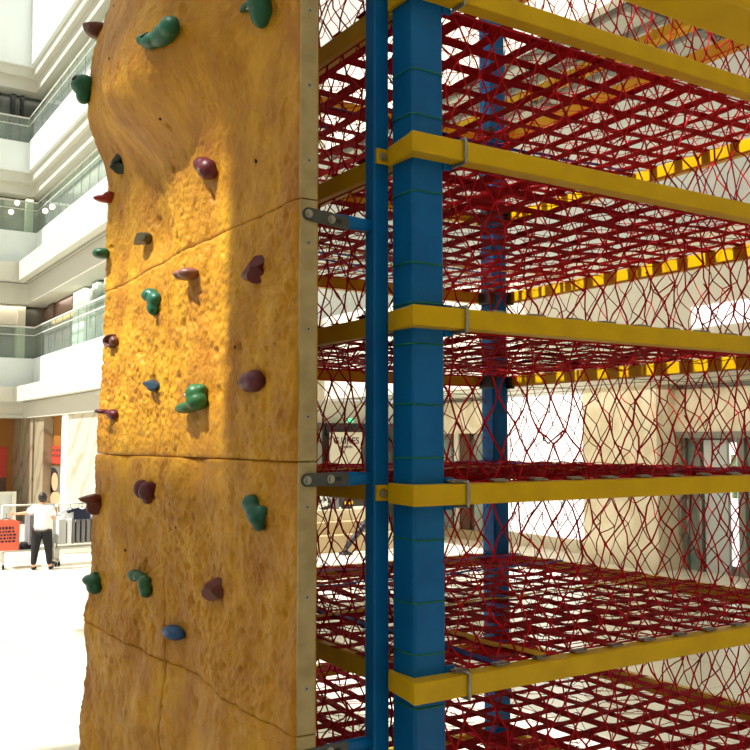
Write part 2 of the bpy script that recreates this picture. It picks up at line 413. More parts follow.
# side flange facing the tower, one strip per panel, with screws
FZ = SEAM+[ZTOP]
for i in range(len(FZ)-1):
    z0, z1 = H+FZ[i]+.002, H+FZ[i+1]-.002
    f = MB().box(WX+.004, -.2395, WY0-.004, WY0+.004, z0, z1).build('flange', M['flange'], wall, bevel=.0015)
    f2 = MB(); f2.box(WX+.004, -.2395, WY0-.0045, WY0-.0035, z0+.001, z0+.0015)
    n = max(2, round((z1-z0)/.24)); 
    for j in range(n):
        zz = z0+(z1-z0)*(j+.5)/n
        q = MB(); q.cyl((-.268, WY0-.0035, zz), (0, -1, 0), .0075, .002, 14); q.build('screw', M['steel'], f)
        q = MB(); q.cyl((-.268, WY0-.005, zz), (0, -1, 0), .003, .0012, 6); q.build('screw_socket', M['hole'], f)
# steel frame behind the panels so the wall has depth
fr = MB()
for y in (.27, 1.19, 2.08): fr.box(WX+.068, WX+.10, y-.02, y+.02, 0, H+ZTOP-.02)
for zr in SEAM[1:]+[1.5]: fr.box(WX+.068, WX+.10, .25, 2.10, H+zr-.02, H+zr+.02)
fr.build('back_frame', M['blue'], wall)
# brackets: blue arm from the pole, slotted steel plate on the flange
def arm(zr, tilt):
    z = H+zr; y = .136
    b = MB(); vs = []; fs = []
    st = [(PX0+.002, .017, .017), (PX0-.03, .015, .018), (-.115, .012, .020), (-.15, .006, .021), (-.205, .004, .019)]
    for (x, ty, tz) in st:
        zc = z+tilt*(-.06-x)*0; yc = .150 if x > -.1 else .146
        for a in range(12):
            t = 2*math.pi*a/12; c, s_ = math.cos(t), math.sin(t)
            vs.append((x, yc+ty*math.copysign(abs(c)**.6, c), zc+tz*math.copysign(abs(s_)**.6, s_)))
    for i in range(len(st)-1):
        for a in range(12): p, q = i*12+a, i*12+(a+1) % 12; fs.append((p, q, q+12, p+12))
    fs += [tuple(range(11, -1, -1)), tuple(range((len(st)-1)*12, len(st)*12))]
    b.add(vs, fs); ar = b.build('bracket_arm', M['blue'], wall, True)
    pl = MB(); pts = []; x0, x1 = -.290, -.135; hh = .019
    for a in range(9): t = math.pi/2+math.pi*a/8; pts.append((x0+hh+hh*math.cos(t), hh*math.sin(t)))
    pts += [(x1-.004, -hh), (x1, -hh+.006), (x1, hh-.006), (x1-.004, hh)]
    def R(p): xm = -.215; return (xm+(p[0]-xm)*math.cos(tilt)-p[1]*math.sin(tilt), z+(p[0]-xm)*math.sin(tilt)+p[1]*math.cos(tilt))
    n = len(pts); f = WY0-.010; g = WY0-.0055
    vs = [(R(p)[0], f, R(p)[1]) for p in pts]+[(R(p)[0], g, R(p)[1]) for p in pts]
    pl.add(vs, [tuple(range(n)), tuple(range(2*n-1, n-1, -1))]+[(i, i+n, (i+1) % n+n, (i+1) % n) for i in range(n)])
    po = pl.build('slotted_plate', M['dsteel'], wall); po['label'] = 'grey slotted steel plate'
    for lx in (-.272, -.196):
        x, zz = R((lx, 0)); q = MB(); q.cyl((x, f, zz), (0, -1, 0), .0125, .003, 18); q.cyl((x, f-.003, zz), (0, -1, 0), .008, .008, 6); q.build('bolt', M['steel'], po)
    x, zz = R((-.17, 0)); q = MB(); q.box(x-.016, x+.008, f-.0012, f+.001, zz-.006, zz+.006); q.build('slot', M['black'], po)
arm(.650, -.10); arm(-.108, .02); arm(-.87, .02); arm(1.42, -.05)

# ------------------------------------------------------------------ climbing holds
def blobmesh(blobs, vox=.0045, holes=()):
    bm = bmesh.new()
    for (cu, cv, cw, ru, rv, rw, ang) in blobs:
        r = bmesh.ops.create_icosphere(bm, subdivisions=3, radius=1)
        mtx = Matrix.Translation((cu, cv, cw)) @ Matrix.Rotation(math.radians(ang), 4, 'Z') @ Matrix.Diagonal((ru, rv, rw, 1))
        bmesh.ops.transform(bm, matrix=mtx, verts=r['verts'])
    me = bpy.data.meshes.new('tmp'); bm.to_mesh(me); bm.free()
    o = bpy.data.objects.new('tmp', me); col.objects.link(o)
    m = o.modifiers.new('r', 'REMESH'); m.mode = 'VOXEL'; m.voxel_size = vox
    s = o.modifiers.new('s', 'SMOOTH'); s.factor = .6; s.iterations = 5
    dg = bpy.context.evaluated_depsgraph_get(); e = o.evaluated_get(dg)
    out = bpy.data.meshes.new_from_object(e, depsgraph=dg)
    bpy.data.objects.remove(o)
    return out
# local frame: u = towards the tower, v = up, w = out of the wall (metres)
def hold(px, py, mk, label, blobs, bolt=None, hollow=None, prot=.05, rot=0, sc=(1, 1, 1), cuts=()):
    p = hit(px+prot*.5*.5657*(px+220), py)
    y = min(max(p.y, WY0+.03), WY1-.01); zr = p.z-H
    e = .03                                                    # surface tilt under the hold
    yy = min(max(y, WY0+.06), WY1-.06)
    hy = (height(yy+e, zr, False)-height(yy-e, zr, False))/(2*e); hz = (height(yy, zr+e, False)-height(yy, zr-e, False))/(2*e)
    nrm = Vector((-1, -hy*.6, -hz*.6)).normalized()
    v = (Vector((0, 0, 1))-nrm*nrm.z).normalized(); u = v.cross(nrm)
    base = Vector((WX-height(y, zr, False)+.004, y, p.z))
    me = blobmesh([(b[0]*sc[0], b[1]*sc[1], b[2]*sc[2], b[3]*sc[0], b[4]*sc[1], b[5]*sc[2], b[6]) for b in blobs])
    if cuts:
        bm = bmesh.new(); bm.from_mesh(me)
        for (a, b_, c, d) in cuts:
            n_ = Vector((a, b_, c)).normalized()
            g = bmesh.ops.bisect_plane(bm, geom=bm.verts[:]+bm.edges[:]+bm.faces[:], plane_co=n_*d, plane_no=n_, clear_outer=True)
            ed = [e for e in g['geom_cut'] if isinstance(e, bmesh.types.BMEdge)]
            if ed:
                for e in ed: e.smooth = False
                bmesh.ops.holes_fill(bm, edges=ed, sides=0)
        bmesh.ops.recalc_face_normals(bm, faces=bm.faces)
        bm.to_mesh(me); bm.free()
    R = Matrix((u, v, nrm)).transposed().to_4x4() @ Matrix.Rotation(math.radians(rot), 4, 'Z')
    me.transform(R)
    me.materials.clear(); me.materials.append(M[mk])
    for f in me.polygons: f.use_smooth = True
    o = bpy.data.objects.new('climbing_hold', me); col.objects.link(o); o.location = base
    tag(o, label, 'climbing hold')
    from mathutils.bvhtree import BVHTree
    tree = BVHTree.FromPolygons([v.co for v in me.vertices], [p.vertices for p in me.polygons])
    def seat(b3, d3):
        bb = R @ Vector([b3[i]*sc[i] for i in range(3)]); dd = (R.to_3x3() @ Vector(d3)).normalized()
        h_ = tree.ray_cast(bb+dd*.12, -dd)
        return (h_[0] if h_[0] else bb), (h_[1] if h_[0] else dd)
    if bolt:
        bb, dd = seat(bolt, (-.3, .1, 1)); q = MB(); q.cyl(bb-dd*.005, dd, .0075, .0075, 14); q.cyl(bb, dd, .003, .009, 6)
        me2 = q.mesh('bolt'); me2.materials.append(M['steel'])
        bo = bpy.data.objects.new('bolt', me2); col.objects.link(bo); bo.parent = o
    if hollow:
        bb, dd = seat(hollow[:3], hollow[3:6]); q = MB(); q.tube([bb-dd*.004, bb+dd*.0015], hollow[6], 18)
        me2 = q.mesh('bolt_recess'); me2.materials.append(M['hole'])
        bo = bpy.data.objects.new('bolt_recess', me2); col.objects.link(bo); bo.parent = o
    return o
Bv = lambda *a: a
hold(158, 34, 'h_green', 'dark green crescent hold with a round recess, topmost on the left half of the overhang',
     [(.02, -.008, .02, .065, .038, .035, 8), (-.05, -.010, .025, .045, .028, .03, -10), (-.085, .006, .03, .022, .02, .024, 0), (.055, -.002, .03, .040, .034, .03, 0)], hollow=(-.062, .002, .03, .35, .5, 1, .016), sc=(1.2, 1.0, 1))
hold(256, 11, 'h_green', 'large green teardrop hold with a side arm at the top edge of the view',
     [(.012, -.008, .02, .04, .055, .035, 0), (.014, .018, .028, .045, .035, .035, 0), (-.05, .03, .02, .05, .012, .02, 5), (.012, -.035, .02, .022, .03, .024, 0)], bolt=(-.012, -.002, .052))
hold(88, 37, 'h_brown', 'brown rounded knob hold jutting from the top left edge of the overhang',
     [(0, 0, .03, .05, .045, .06, 0), (-.01, .01, .06, .035, .03, .035, 0)], prot=.085, cuts=((.6, .5, .6, .070), (.3, -.3, .9, .078), (.2, .9, .3, .040)))
hold(82, 89, 'h_green', 'dark green pocket hold jutting from the left edge of the overhang below the brown knob',
     [(0, .01, .03, .06, .05, .06, 0), (0, -.035, .03, .04, .045, .035, 0), (-.01, .02, .06, .04, .028, .025, 0)], hollow=(0, .022, .06, .7, .45, 1, .015), prot=.09)
hold(116, 163, 'h_black', 'blackish green jagged hold with ribs beside the left edge under the overhang',
     [(0, .012, .02, .07, .018, .03, 15), (0, -.012, .022, .06, .016, .035, -15), (.01, -.03, .02, .03, .025, .028, 0), (.02, .025, .02, .02, .025, .03, 0), (-.03, .02, .03, .016, .022, .02, 0)], prot=.05, cuts=((.7, .3, .7, .046), (.5, -.7, .5, .036), (-.2, .8, .6, .034)))
hold(204, 168, 'h_maroon', 'glossy maroon triangular hold alone on the underside of the overhang',
     [(-.015, .012, .02, .055, .028, .035, -20), (.02, -.012, .022, .04, .036, .035, 0), (.04, -.026, .015, .022, .022, .02, 0)], bolt=(.02, -.02, .056))
hold(103, 200, 'h_red', 'small red wedge hold sticking out past the left edge below the overhang',
     [(0, 0, .03, .03, .018, .06, 0), (.02, .012, .02, .03, .02, .03, 20)], prot=.09)
hold(142, 240, 'h_olive', 'olive brown boxy knob casting a shadow just above the upper seam',
     [(-.01, .006, .035, .05, .028, .04, 0), (.015, 0, .03, .04, .026, .04, 0), (-.03, -.006, .05, .03, .022, .02, 0)], prot=.07, cuts=((.5, 0, .85, .062), (0, 1, .2, .028), (0, -1, .3, .030), (-.3, .3, .9, .058)))
hold(101, 254, 'h_green2', 'small rounded dark green hold at the left edge just above the upper seam',
     [(0, 0, .03, .05, .026, .045, 0), (-.02, .008, .045, .03, .018, .022, 0)], prot=.07)
hold(189, 275, 'h_pink', 'pinkish brown double knob shaped like a bone below the upper seam',
     [(.015, 0, .03, .042, .022, .045, 0), (-.03, .002, .03, .03, .02, .045, 0), (-.008, -.002, .03, .03, .013, .03, 0)], prot=.05)
hold(152, 301, 'h_green', 'green bean-shaped hold beside the middle seam, below the olive brown knob',
     [(-.025, .024, .025, .045, .028, .036, 0), (.018, .002, .02, .045, .03, .03, 0), (.012, -.03, .02, .032, .032, .028, 0)])
hold(252, 271, 'h_maroon', 'dark maroon angular hold on the shaded right side, topmost below the upper seam',
     [(.01, .008, .02, .055, .026, .035, 35), (-.02, -.005, .02, .045, .026, .034, 0), (.015, -.016, .02, .035, .028, .03, 0)], hollow=(-.04, .0, .048, .5, .1, 1, .006), cuts=((.7, .5, .6, .050), (-.3, .6, .8, .040), (.5, -.7, .5, .040), (.1, 0, 1, .050)))
hold(110, 342, 'h_brown', 'small brown forked hold at the left edge level with the second balcony rail',
     [(-.02, .012, .02, .05, .009, .035, 25), (-.02, -.012, .02, .05, .01, .03, -20), (.03, 0, .015, .03, .022, .025, 0)], prot=.05)
hold(152, 385, 'h_navy', 'small dark blue wedge hold left of the green boot-shaped hold',
     [(-.01, .006, .025, .06, .018, .032, -10), (.015, -.008, .02, .045, .02, .03, 0)], cuts=((0, 1, .3, .026), (.6, .2, .8, .052)))
hold(193, 401, 'h_fern', 'green boot-shaped hold, widest on the middle panels',
     [(-.035, -.018, .03, .075, .018, .035, 4), (.035, .0, .028, .04, .03, .035, 0), (.03, .022, .03, .034, .03, .034, 0), (.045, .034, .02, .022, .016, .02, 0)], bolt=(.0, .02, .062), prot=.06, sc=(1.15, 1.15, 1.1))
hold(250, 382, 'h_purple', 'purple oval hold on the shaded right side, below the maroon angular hold',
     [(-.005, 0, .02, .062, .033, .036, 0), (.02, .002, .02, .045, .035, .034, 0)], hollow=(-.048, -.002, .043, .4, 0, 1, .006))
hold(107, 413, 'h_maroon', 'long maroon peg hold pointing left from the left edge above the lower seam',
     [(.03, -.008, .02, .05, .024, .03, 0), (-.03, .004, .05, .045, .012, .04, 0)], prot=.09)
hold(145, 491, 'h_purple', 'split heart-shaped purple hold on the left panel below the lower seam',
     [(-.05, .006, .02, .026, .04, .034, 14), (.035, .002, .025, .026, .04, .04, -16), (-.004, -.03, .014, .03, .022, .022, 0)])
hold(92, 503, 'h_rust', 'reddish brown block hold at the left edge beside the clothes racks',
     [(0, .02, .04, .045, .024, .055, 0), (.01, -.018, .025, .04, .036, .04, 0), (-.01, .026, .075, .03, .014, .026, 0)], prot=.08, cuts=((0, .9, .3, .048), (.7, .1, .7, .070), (.8, -.5, .3, .046)))
hold(254, 512, 'h_teal', 'teal green leaf-shaped hold on the large panel below the lower seam',
     [(-.02, .024, .018, .034, .03, .026, 0), (.012, -.004, .02, .044, .03, .028, -40), (.018, -.034, .014, .024, .022, .018, 0), (.038, .004, .012, .022, .02, .018, 0)], prot=.03)
hold(93, 582, 'h_green', 'green lumpy hold at the left edge level with the arched green hold',
     [(0, .012, .03, .06, .026, .045, 0), (.012, -.018, .025, .045, .032, .036, 0), (0, .032, .02, .016, .016, .02, 0)], prot=.06)
hold(140, 581, 'h_green2', 'dark green arched hold bending down on the lowest visible left panel',
     [(-.05, .016, .025, .05, .024, .032, 0), (0, .016, .024, .045, .018, .028, -10), (.045, -.006, .02, .032, .034, .028, 0), (.05, -.034, .018, .034, .024, .024, 0)])
hold(211, 588, 'h_rust', 'brown faceted hold with a notch on the lowest visible right panel',
     [(.012, .0, .02, .05, .036, .034, 0), (-.03, -.008, .025, .034, .026, .032, 0), (.022, .024, .016, .04, .016, .026, 18), (-.01, -.022, .02, .044, .02, .026, 0), (.03, -.008, .035, .02, .02, .018, 0)], hollow=(-.035, -.012, .052, .5, .2, 1, .007), cuts=((.6, .5, .6, .045), (.3, -.5, .8, .042), (-.6, .2, .6, .045), (.9, 0, .4, .046), (-.2, .9, .5, .034)))
hold(172, 632, 'h_blue', 'blue rounded hold at the foot of the visible wall between the panels',
     [(0, 0, .02, .07, .026, .035, 0), (.01, .01, .025, .05, .02, .03, 0)])


# ------------------------------------------------------------------ neighbouring frames
nb = empty('rope_frame', (2.5, 1.5, 0), 'second blue-posted frame with a yellow top beam just behind the tower', 'play frame')
for y in (3.36, -.55): MB().box(2.47, 2.57, y, y+.1, 0, H+2.42).build('post', M['blue'], nb, bevel=.014)
MB().box(2.49, 2.55, -.45, 3.36, H+2.23, H+2.29).build('beam', M['yellow'], nb, bevel=.005)
yl = MB(); rn = MB()
for i in range(18):
    y = .1+i*.14; MB().tube([(2.485, y, H+2.225), (2.48, y+.01, H+2.30), (2.56, y+.02, H+2.30), (2.555, y+.03, H+2.225), (2.485, y+.04, H+2.225)], .006, 5).build('lashing_cord', M['yelstrap'], nb)
for k in range(1): yl2 = MB().tube([(2.46, .1, H+2.17-.05*k), (2.46, 1.0, H+2.18-.04*k), (2.46, 2.4, H+2.2-.03*k)], .01, 6).build('yellow_cord', M['yelstrap'], nb)
nf = empty('play_frame', (0, -1.15, 0), 'blurred dark yellow beam crossing the top right corner close to the camera', 'play frame')
MB().box(-2.4, 2.4, -1.2, -1.10, H+.768, H+.85).build('beam', M['yellow'], nf, bevel=.006)
for x in (-2.4, 2.3): MB().box(x, x+.1, -1.2, -1.1, 0, H+.767).build('post', M['blue'], nf, bevel=.014)

# ------------------------------------------------------------------ setting: mall
def struct(name, b, m, bevel=0):
    o = b.build(name, m); o['kind'] = 'structure'; return o
struct('floor', MB().box(-34, 40, -16, 46, -.2, 0), M['floor'])
CX, CY = 5.2, 31.4; CX2, CY2 = 11.3, 20.9
def zc(py): return CAM.z+(on(15, py, 1, CY).z-CAM.z)
def lband(z0, z1, d, m, name='trim_1', th=.25):
    b = MB(); b.box(-30, CX+d+th, CY+d, CY+d+th, z0, z1); b.box(CX+d, CX+d+th, CY2, CY+d, z0, z1)
    return struct(name, b, m)
def lslab(z0, z1, d, dd, m, name='trim_2'):
    d += .2
    b = MB(); b.box(-30, CX+dd, CY+d, CY+dd, z0, z1); b.box(CX+d, CX+dd, CY2, CY+d, z0, z1)
    return struct(name, b, m)
Z = {k: zc(v) for k, v in dict(a=418, a1=402, b=387, c=356, cr=324, d=301, d1=281, e=262, f=226, fr=195, g=189, g1=178, h=168, i=138, ir=113, j=82, j1=70, k=60).items()}
# storey edges: cornice steps and white parapets
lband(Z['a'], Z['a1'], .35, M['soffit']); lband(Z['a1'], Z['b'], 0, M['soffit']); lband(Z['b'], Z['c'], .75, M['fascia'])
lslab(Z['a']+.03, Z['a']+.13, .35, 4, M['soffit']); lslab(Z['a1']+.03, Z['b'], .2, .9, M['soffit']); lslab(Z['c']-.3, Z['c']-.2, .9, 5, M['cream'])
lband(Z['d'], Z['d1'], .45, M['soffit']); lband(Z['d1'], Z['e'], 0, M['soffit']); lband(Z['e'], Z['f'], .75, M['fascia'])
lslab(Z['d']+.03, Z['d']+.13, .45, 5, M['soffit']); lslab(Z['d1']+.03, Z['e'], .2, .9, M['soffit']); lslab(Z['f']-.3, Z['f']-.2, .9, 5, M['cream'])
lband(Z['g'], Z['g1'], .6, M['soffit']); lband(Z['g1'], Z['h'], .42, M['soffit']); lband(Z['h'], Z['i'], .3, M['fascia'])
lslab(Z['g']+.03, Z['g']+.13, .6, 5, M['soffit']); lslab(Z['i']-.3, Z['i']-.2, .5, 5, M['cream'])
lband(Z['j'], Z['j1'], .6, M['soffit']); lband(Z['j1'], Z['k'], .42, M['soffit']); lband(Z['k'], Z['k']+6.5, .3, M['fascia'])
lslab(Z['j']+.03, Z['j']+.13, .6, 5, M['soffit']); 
# glass rails
n = 0
for (a, b2, d) in (('c', 'cr', .8), ('f', 'fr', .8), ('i', 'ir', .35)):
    g = lband(Z[a], Z[b2], d+.04, M['rail_glass'], 'balcony_railing', .02)
    del g['kind']; g.name = 'balcony_railing'
    tag(g, {'c': 'glass balcony railing with steel handrails on the lowest gallery', 'f': 'glass balcony railing on the middle gallery', 'i': 'glass balcony railing on the top visible gallery'}[a], 'railing')
    for q, (zz, r) in enumerate(((Z[b2], .035), (Z[b2]-.28, .02))):
        rb = MB(); rb.tube([(-30, CY+d-.03, zz), (CX+d-.03, CY+d-.03, zz), (CX+d-.03, CY2, zz)], r, 8); rb.build('handrail', M['rack'], g, True)
    for i in range(11):
        y = CY-.4-i*.93
        if y > CY2: MB().box(CX+d-.035, CX+d-.02, y-.012, y+.012, Z[a], Z[b2]).build('baluster', M['frame'], g)
    for i in range(5): MB().box(CX-.4-i*1.6-.015, CX-.4-i*1.6+.015, CY+d-.035, CY+d-.02, Z[a], Z[b2]).build('baluster', M['frame'], g)
# gallery shopfronts behind the rails
def seg(px0, px1, ax, val, z0, z1, th, m, name, kind='structure'):
    pyy = 300 if z0 > 3 else 460
    a, b_ = on(px0, pyy, ax, val), on(px1, pyy, ax, val)
    if ax == 0: b = MB().box(val, val+th, min(a.y, b_.y), max(a.y, b_.y), z0, z1)
    else: b = MB().box(min(a.x, b_.x), max(a.x, b_.x), val, val+th, z0, z1)
    return struct(name, b, m)
GX, GY = CX+.7, CY+.7
lband(Z['c']-.2, Z['d']+.1, 1.4, M['darkshop'], 'wall_gallery'); lband(Z['f']-.2, Z['g']+.1, 1.4, M['darkshop'], 'wall_gallery'); lband(Z['i']-.2, Z['j']+.1, 1.4, M['dark_glass'], 'wall_gallery')
z0, z1 = Z['c']-.2, Z['d']
for (p0, p1, m) in ((29, 36, 'cream'), (48, 53, 'brownp'), (73, 84, 'white'), (92, 97, 'greenglass'), (104, 110, 'greenglass')):
    seg(p0, p1, 0, GX+.45, z0, z1, .3, M[m], 'trim_3')
seg(84, 118, 0, GX+.62, z0, z1, .1, M['greenglass'], 'window_1')
seg(29, 72, 0, GX+.52, z0, z1, .1, M['brownp'], 'trim_3')
seg(18, 26, 1, GY+.3, z0, z1, .4, M['cream'], 'trim_3'); seg(-60, 26, 1, GY+.4, z1-.7, z1, .4, M['cream'], 'trim_3')
wl = seg(52, 74, 0, GX+.45, z1-.75, z1-.62, .06, M['warm_light'], 'warm_strip_light'); del wl['kind']; tag(wl, 'orange warm strip light over the gallery shopfront', 'light')
z0, z1 = Z['f']-.2, Z['g']
for (p0, p1, m) in ((24, 31, 'cream'), (34, 36, 'cream')): seg(p0, p1, 0 if p0 > 26 else 1, GX+.45 if p0 > 26 else GY+.3, z0, z1, .3, M[m], 'trim_3')
for i, (px, py) in enumerate(((17, 203), (11, 212), (52, 207), (45, 211))):
    p = on(px, py, 1, GY-.2) if px < 30 else on(px, py, 0, GX-.2)
    b = MB(); b.cyl(p, (0, -1, .0), .09, .05, 16)
    o = b.build('downlight', M['spot_light'], None, True); tag(o, ['bright downlight on the middle gallery, upper one at the far left', 'bright downlight on the middle gallery, lower one at the far left', 'downlight on the middle gallery beyond the corner, right one', 'downlight on the middle gallery beyond the corner, left one'][i], 'light')
z0, z1 = Z['i']-.2, Z['j']
seg(29, 34, 0, GX+.45, z0, z1, .3, M['cream'], 'trim_3')
for (px, w) in ((6, 4), (16, 3)): seg(px, px+w, 1, GY+.5, z0, z1, .3, M['black'], 'trim_3')
# white columns rising beside the wing
p = on(78, 300, 0, GX+.6)
# ground floor
def gseg(p0, p1, d, z1, m, name='trim_4', z0=0):
    return seg(p0, p1, 0, CX+d, z0, z1, .3, m, name)
zt = Z['a']+.05
struct('wall_left', MB().box(CX+.76, CX+1.0, CY2, CY+2.2, 0, zt), M['orange']); struct('wall_back', MB().box(-30, CX+1.0, CY+2.2, CY+2.4, 0, zt), M['orange']); struct('ceiling', MB().box(-30, CX+.8, CY+.3, CY+2.3, zt-.02, zt+.06), M['soffit'])
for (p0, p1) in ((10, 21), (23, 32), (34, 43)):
    gseg(p0, p1, .45, zt, M['shadedmarble'], 'trim_4')
gseg(20.5, 23.5, .6, zt, M['brownp']); gseg(31.5, 34.5, .6, zt, M['brownp'])
gseg(61, 67, .4, zt, M['white'], 'trim_5'); gseg(66.5, 160, .45, zt, M['marble'], 'wall_right')
# posters in the shop window
def poster(px0, px1, py0, py1, label, X=CX+.72, photo=False):
    a, b_ = on(px0, py0, 0, X), on(px1, py1, 0, X)
    y0, y1 = min(a.y, b_.y), max(a.y, b_.y); za, zb = b_.z, a.z
    t = empty('poster', (X, (y0+y1)/2, za), label, 'poster')
    MB().box(X, X+.03, y0, y1, za, zb).build('sheet', M['redp'] if not photo else M['brownp'], t)
    if photo:
        w = y1-y0; h = zb-za
        def disc(cy, cz, ry, rz, m, nm, off):
            b = MB(); vs = [(X-off, y1-w*(cy+ry*math.cos(2*math.pi*i/20)), za+h*(cz+rz*math.sin(2*math.pi*i/20))) for i in range(20)]
            b.add(vs, [tuple(range(20))]); b.build(nm, m, t)
        MB().box(X-.01, X, y0, y1-w*.1, za, za+h*.98).build('backdrop', M['frame'], t)
        disc(.5, .62, .34, .34, M['hair'], 'printed_hair', .014); disc(.3, .35, .2, .3, M['hair'], 'printed_hair', .014)
        disc(.62, .58, .2, .24, M['skin'], 'printed_face', .018); disc(.72, .12, .36, .2, M['skin'], 'printed_shoulder', .016)
    else:
        b = MB(); h = zb-za; w = y1-y0
        for r in range(2):
            for i in range(6): b.box(X-.012, X-.002, y0+w*(.08+.145*i), y0+w*(.08+.145*i+.09), zb-h*(.18+.3*r)-.12*h, zb-h*(.18+.3*r)+.03*h)
        b.build('printed_lettering', M['brownp'], t)
    return t
poster(43.5, 62, 446, 464, 'red banner poster over the portrait poster in the orange shop window')
poster(46, 61, 465, 505, 'portrait poster of a dark-haired person in the orange shop window', photo=True)
YB = CY+2.16; a, b_ = on(-14, 447, 1, YB), on(5.5, 500, 1, YB)
t = empty('poster', ((a.x+b_.x)/2, YB, 0), 'tall red and black poster at the left edge of the view beside the marble pillars', 'poster')
MB().box(a.x, b_.x, YB, YB+.03, a.z-1.1, a.z).build('sheet', M['redp'], t); MB().box(a.x, b_.x, YB, YB+.03, .0, a.z-1.1).build('lower_sheet', M['brownp'], t)
# right-hand wing and far wall
WR = 15.3
struct('wall_back', MB().box(CX+.9, WR, CY2+1.2, CY2+1.5, 0, 4.0), M['cream'])
struct('wall_back', MB().box(CX+1.2, WR+1, CY2+.2, CY2+.5, 5.9, 18), M['white'])
struct('trim_6', MB().box(CX+.2, CX2+.3, CY2, CY2+.3, 4.0, 5.9), M['cream'])
struct('trim_6', MB().box(CX+.2, CX2+.3, CY2+.3, CY2+1.3, 4.0, 4.1), M['soffit'])
struct('glow_panel_1', MB().box(CX+1.2, CX2-.1, CY2+.1, CY2+.15, 5.95, 17.5), M['glow_pane'])  # added glowing sheet that whitens the upper return wall
struct('wall_right', MB().box(WR, WR+.3, -14, CY2+.3, 0, 3.45), M['tile_wall'])
struct('wall_right', MB().box(WR, WR+.3, -14, CY2+.3, 3.45, 22), M['white'])
struct('ceiling', MB().box(CX2+.25, WR, -14, CY2+.3, 4.0, 4.12), M['soffit'])
struct('trim_7', MB().box(CX2, CX2+.25, -14, CY2+.3, 3.95, 6.25), M['cream'])
struct('trim_7', MB().box(CX2+.25, WR, -14, CY2+.3, 11.1, 11.3), M['soffit'])
b = MB()
for i in range(14): b.box(CX2+.3, WR-.05, -12+i*2.4, -11.8+i*2.4, 10.98, 11.09)
for i in range(4): b.box(CX2+.4+i*1.0, CX2+.5+i*1.0, -12, CY2, 10.96, 11.09)
struct('trim_8', b, M['frame'])
struct('trim_7', MB().box(CX2, CX2+.25, -14, CY2+.28, 11.0, 13.2), M['cream'])
b = MB()
for i in range(10): b.box(CX2+.3, WR, -12+i*3.2, -11.985+i*3.2, 3.985, 4.0)
for i in range(3): b.box(CX2+.9+i*1.2, CX2+.915+i*1.2, -12, CY2, 3.985, 4.0)
struct('trim_8', b, M['frame'])
a = on(692, 315, 0, CX2); struct('window_3', MB().box(CX2-.02, CX2, -6, a.y, 4.66, 5.02), M['glow_pane'])
# header over the shopfronts, shop windows, pillar and entrance
def rseg(p0, p1, z0, z1, m, name, X=WR-.06, th=.06): return seg(p0, p1, 0, X, z0, z1, th, m, name)
rseg(436, 484, 0.25, 3.0, M['darkshop'], 'window_4', WR-.05)
for i, (p0, p1, m) in enumerate(((443, 451, 'greenglass'), (454, 458, 'cream'), (461, 469, 'brownp'), (474, 481, 'greenglass'))): rseg(p0, p1, .25, 3.0, M[m], 'trim_9', WR-.14)
rseg(436, 486, 3.0, 3.9, M['tile_wall'], 'trim_9', WR-.3, .3); rseg(436, 486, 0, .25, M['plinth'], 'trim_9', WR-.3, .3)
rseg(508, 584, .35, 3.95, M['glow_pane'], 'glow_panel_2', WR-.08)  # white panel with an even glow of its own
rseg(583, 657, 0, 4.0, M['tile_wall'], 'wall_pillar', WR-.9, .9)
rseg(657, 900, 2.98, 3.9, M['tile_wall'], 'trim_10', WR-.3, .3); rseg(657, 900, 2.85, 2.98, M['frame'], 'trim_10', WR-.34, .34)
ENT = rseg(657, 800, 0, 2.85, M['greenglass'], 'door_1', WR-.05)
for (p0, p1) in ((657, 662), (671, 672.5), (683, 685), (695, 700), (727, 728.5), (737, 744), (760, 764)): rseg(p0, p1, 0, 2.85, M['frame'], 'door_frame', WR-.16, .1)
for c in [o for o in col.objects if o.name.startswith('door_frame')]: c.name = 'trim_11'
rseg(704, 727, 0, 2.8, M['palegrey'], 'glass_image', WR-.12, .06)  # pale strip painted as a pillar's reflection in the door glass
rseg(729, 737, .2, 2.75, M['glow_pane'], 'window_7', WR-.12, .05); rseg(731, 736, 1.6, 2.5, M['leaf'], 'glass_image', WR-.15, .02)
for i, px in enumerate((680, 688, 701)):
    p = on(px, 530, 0, WR-.25); b = MB(); b.tube([(p.x+.08, p.y, .7), (p.x, p.y, .75), (p.x, p.y, 1.5), (p.x+.08, p.y, 1.55)], .025, 8)
    b.build('door_handle', M['steel'], ENT, True)
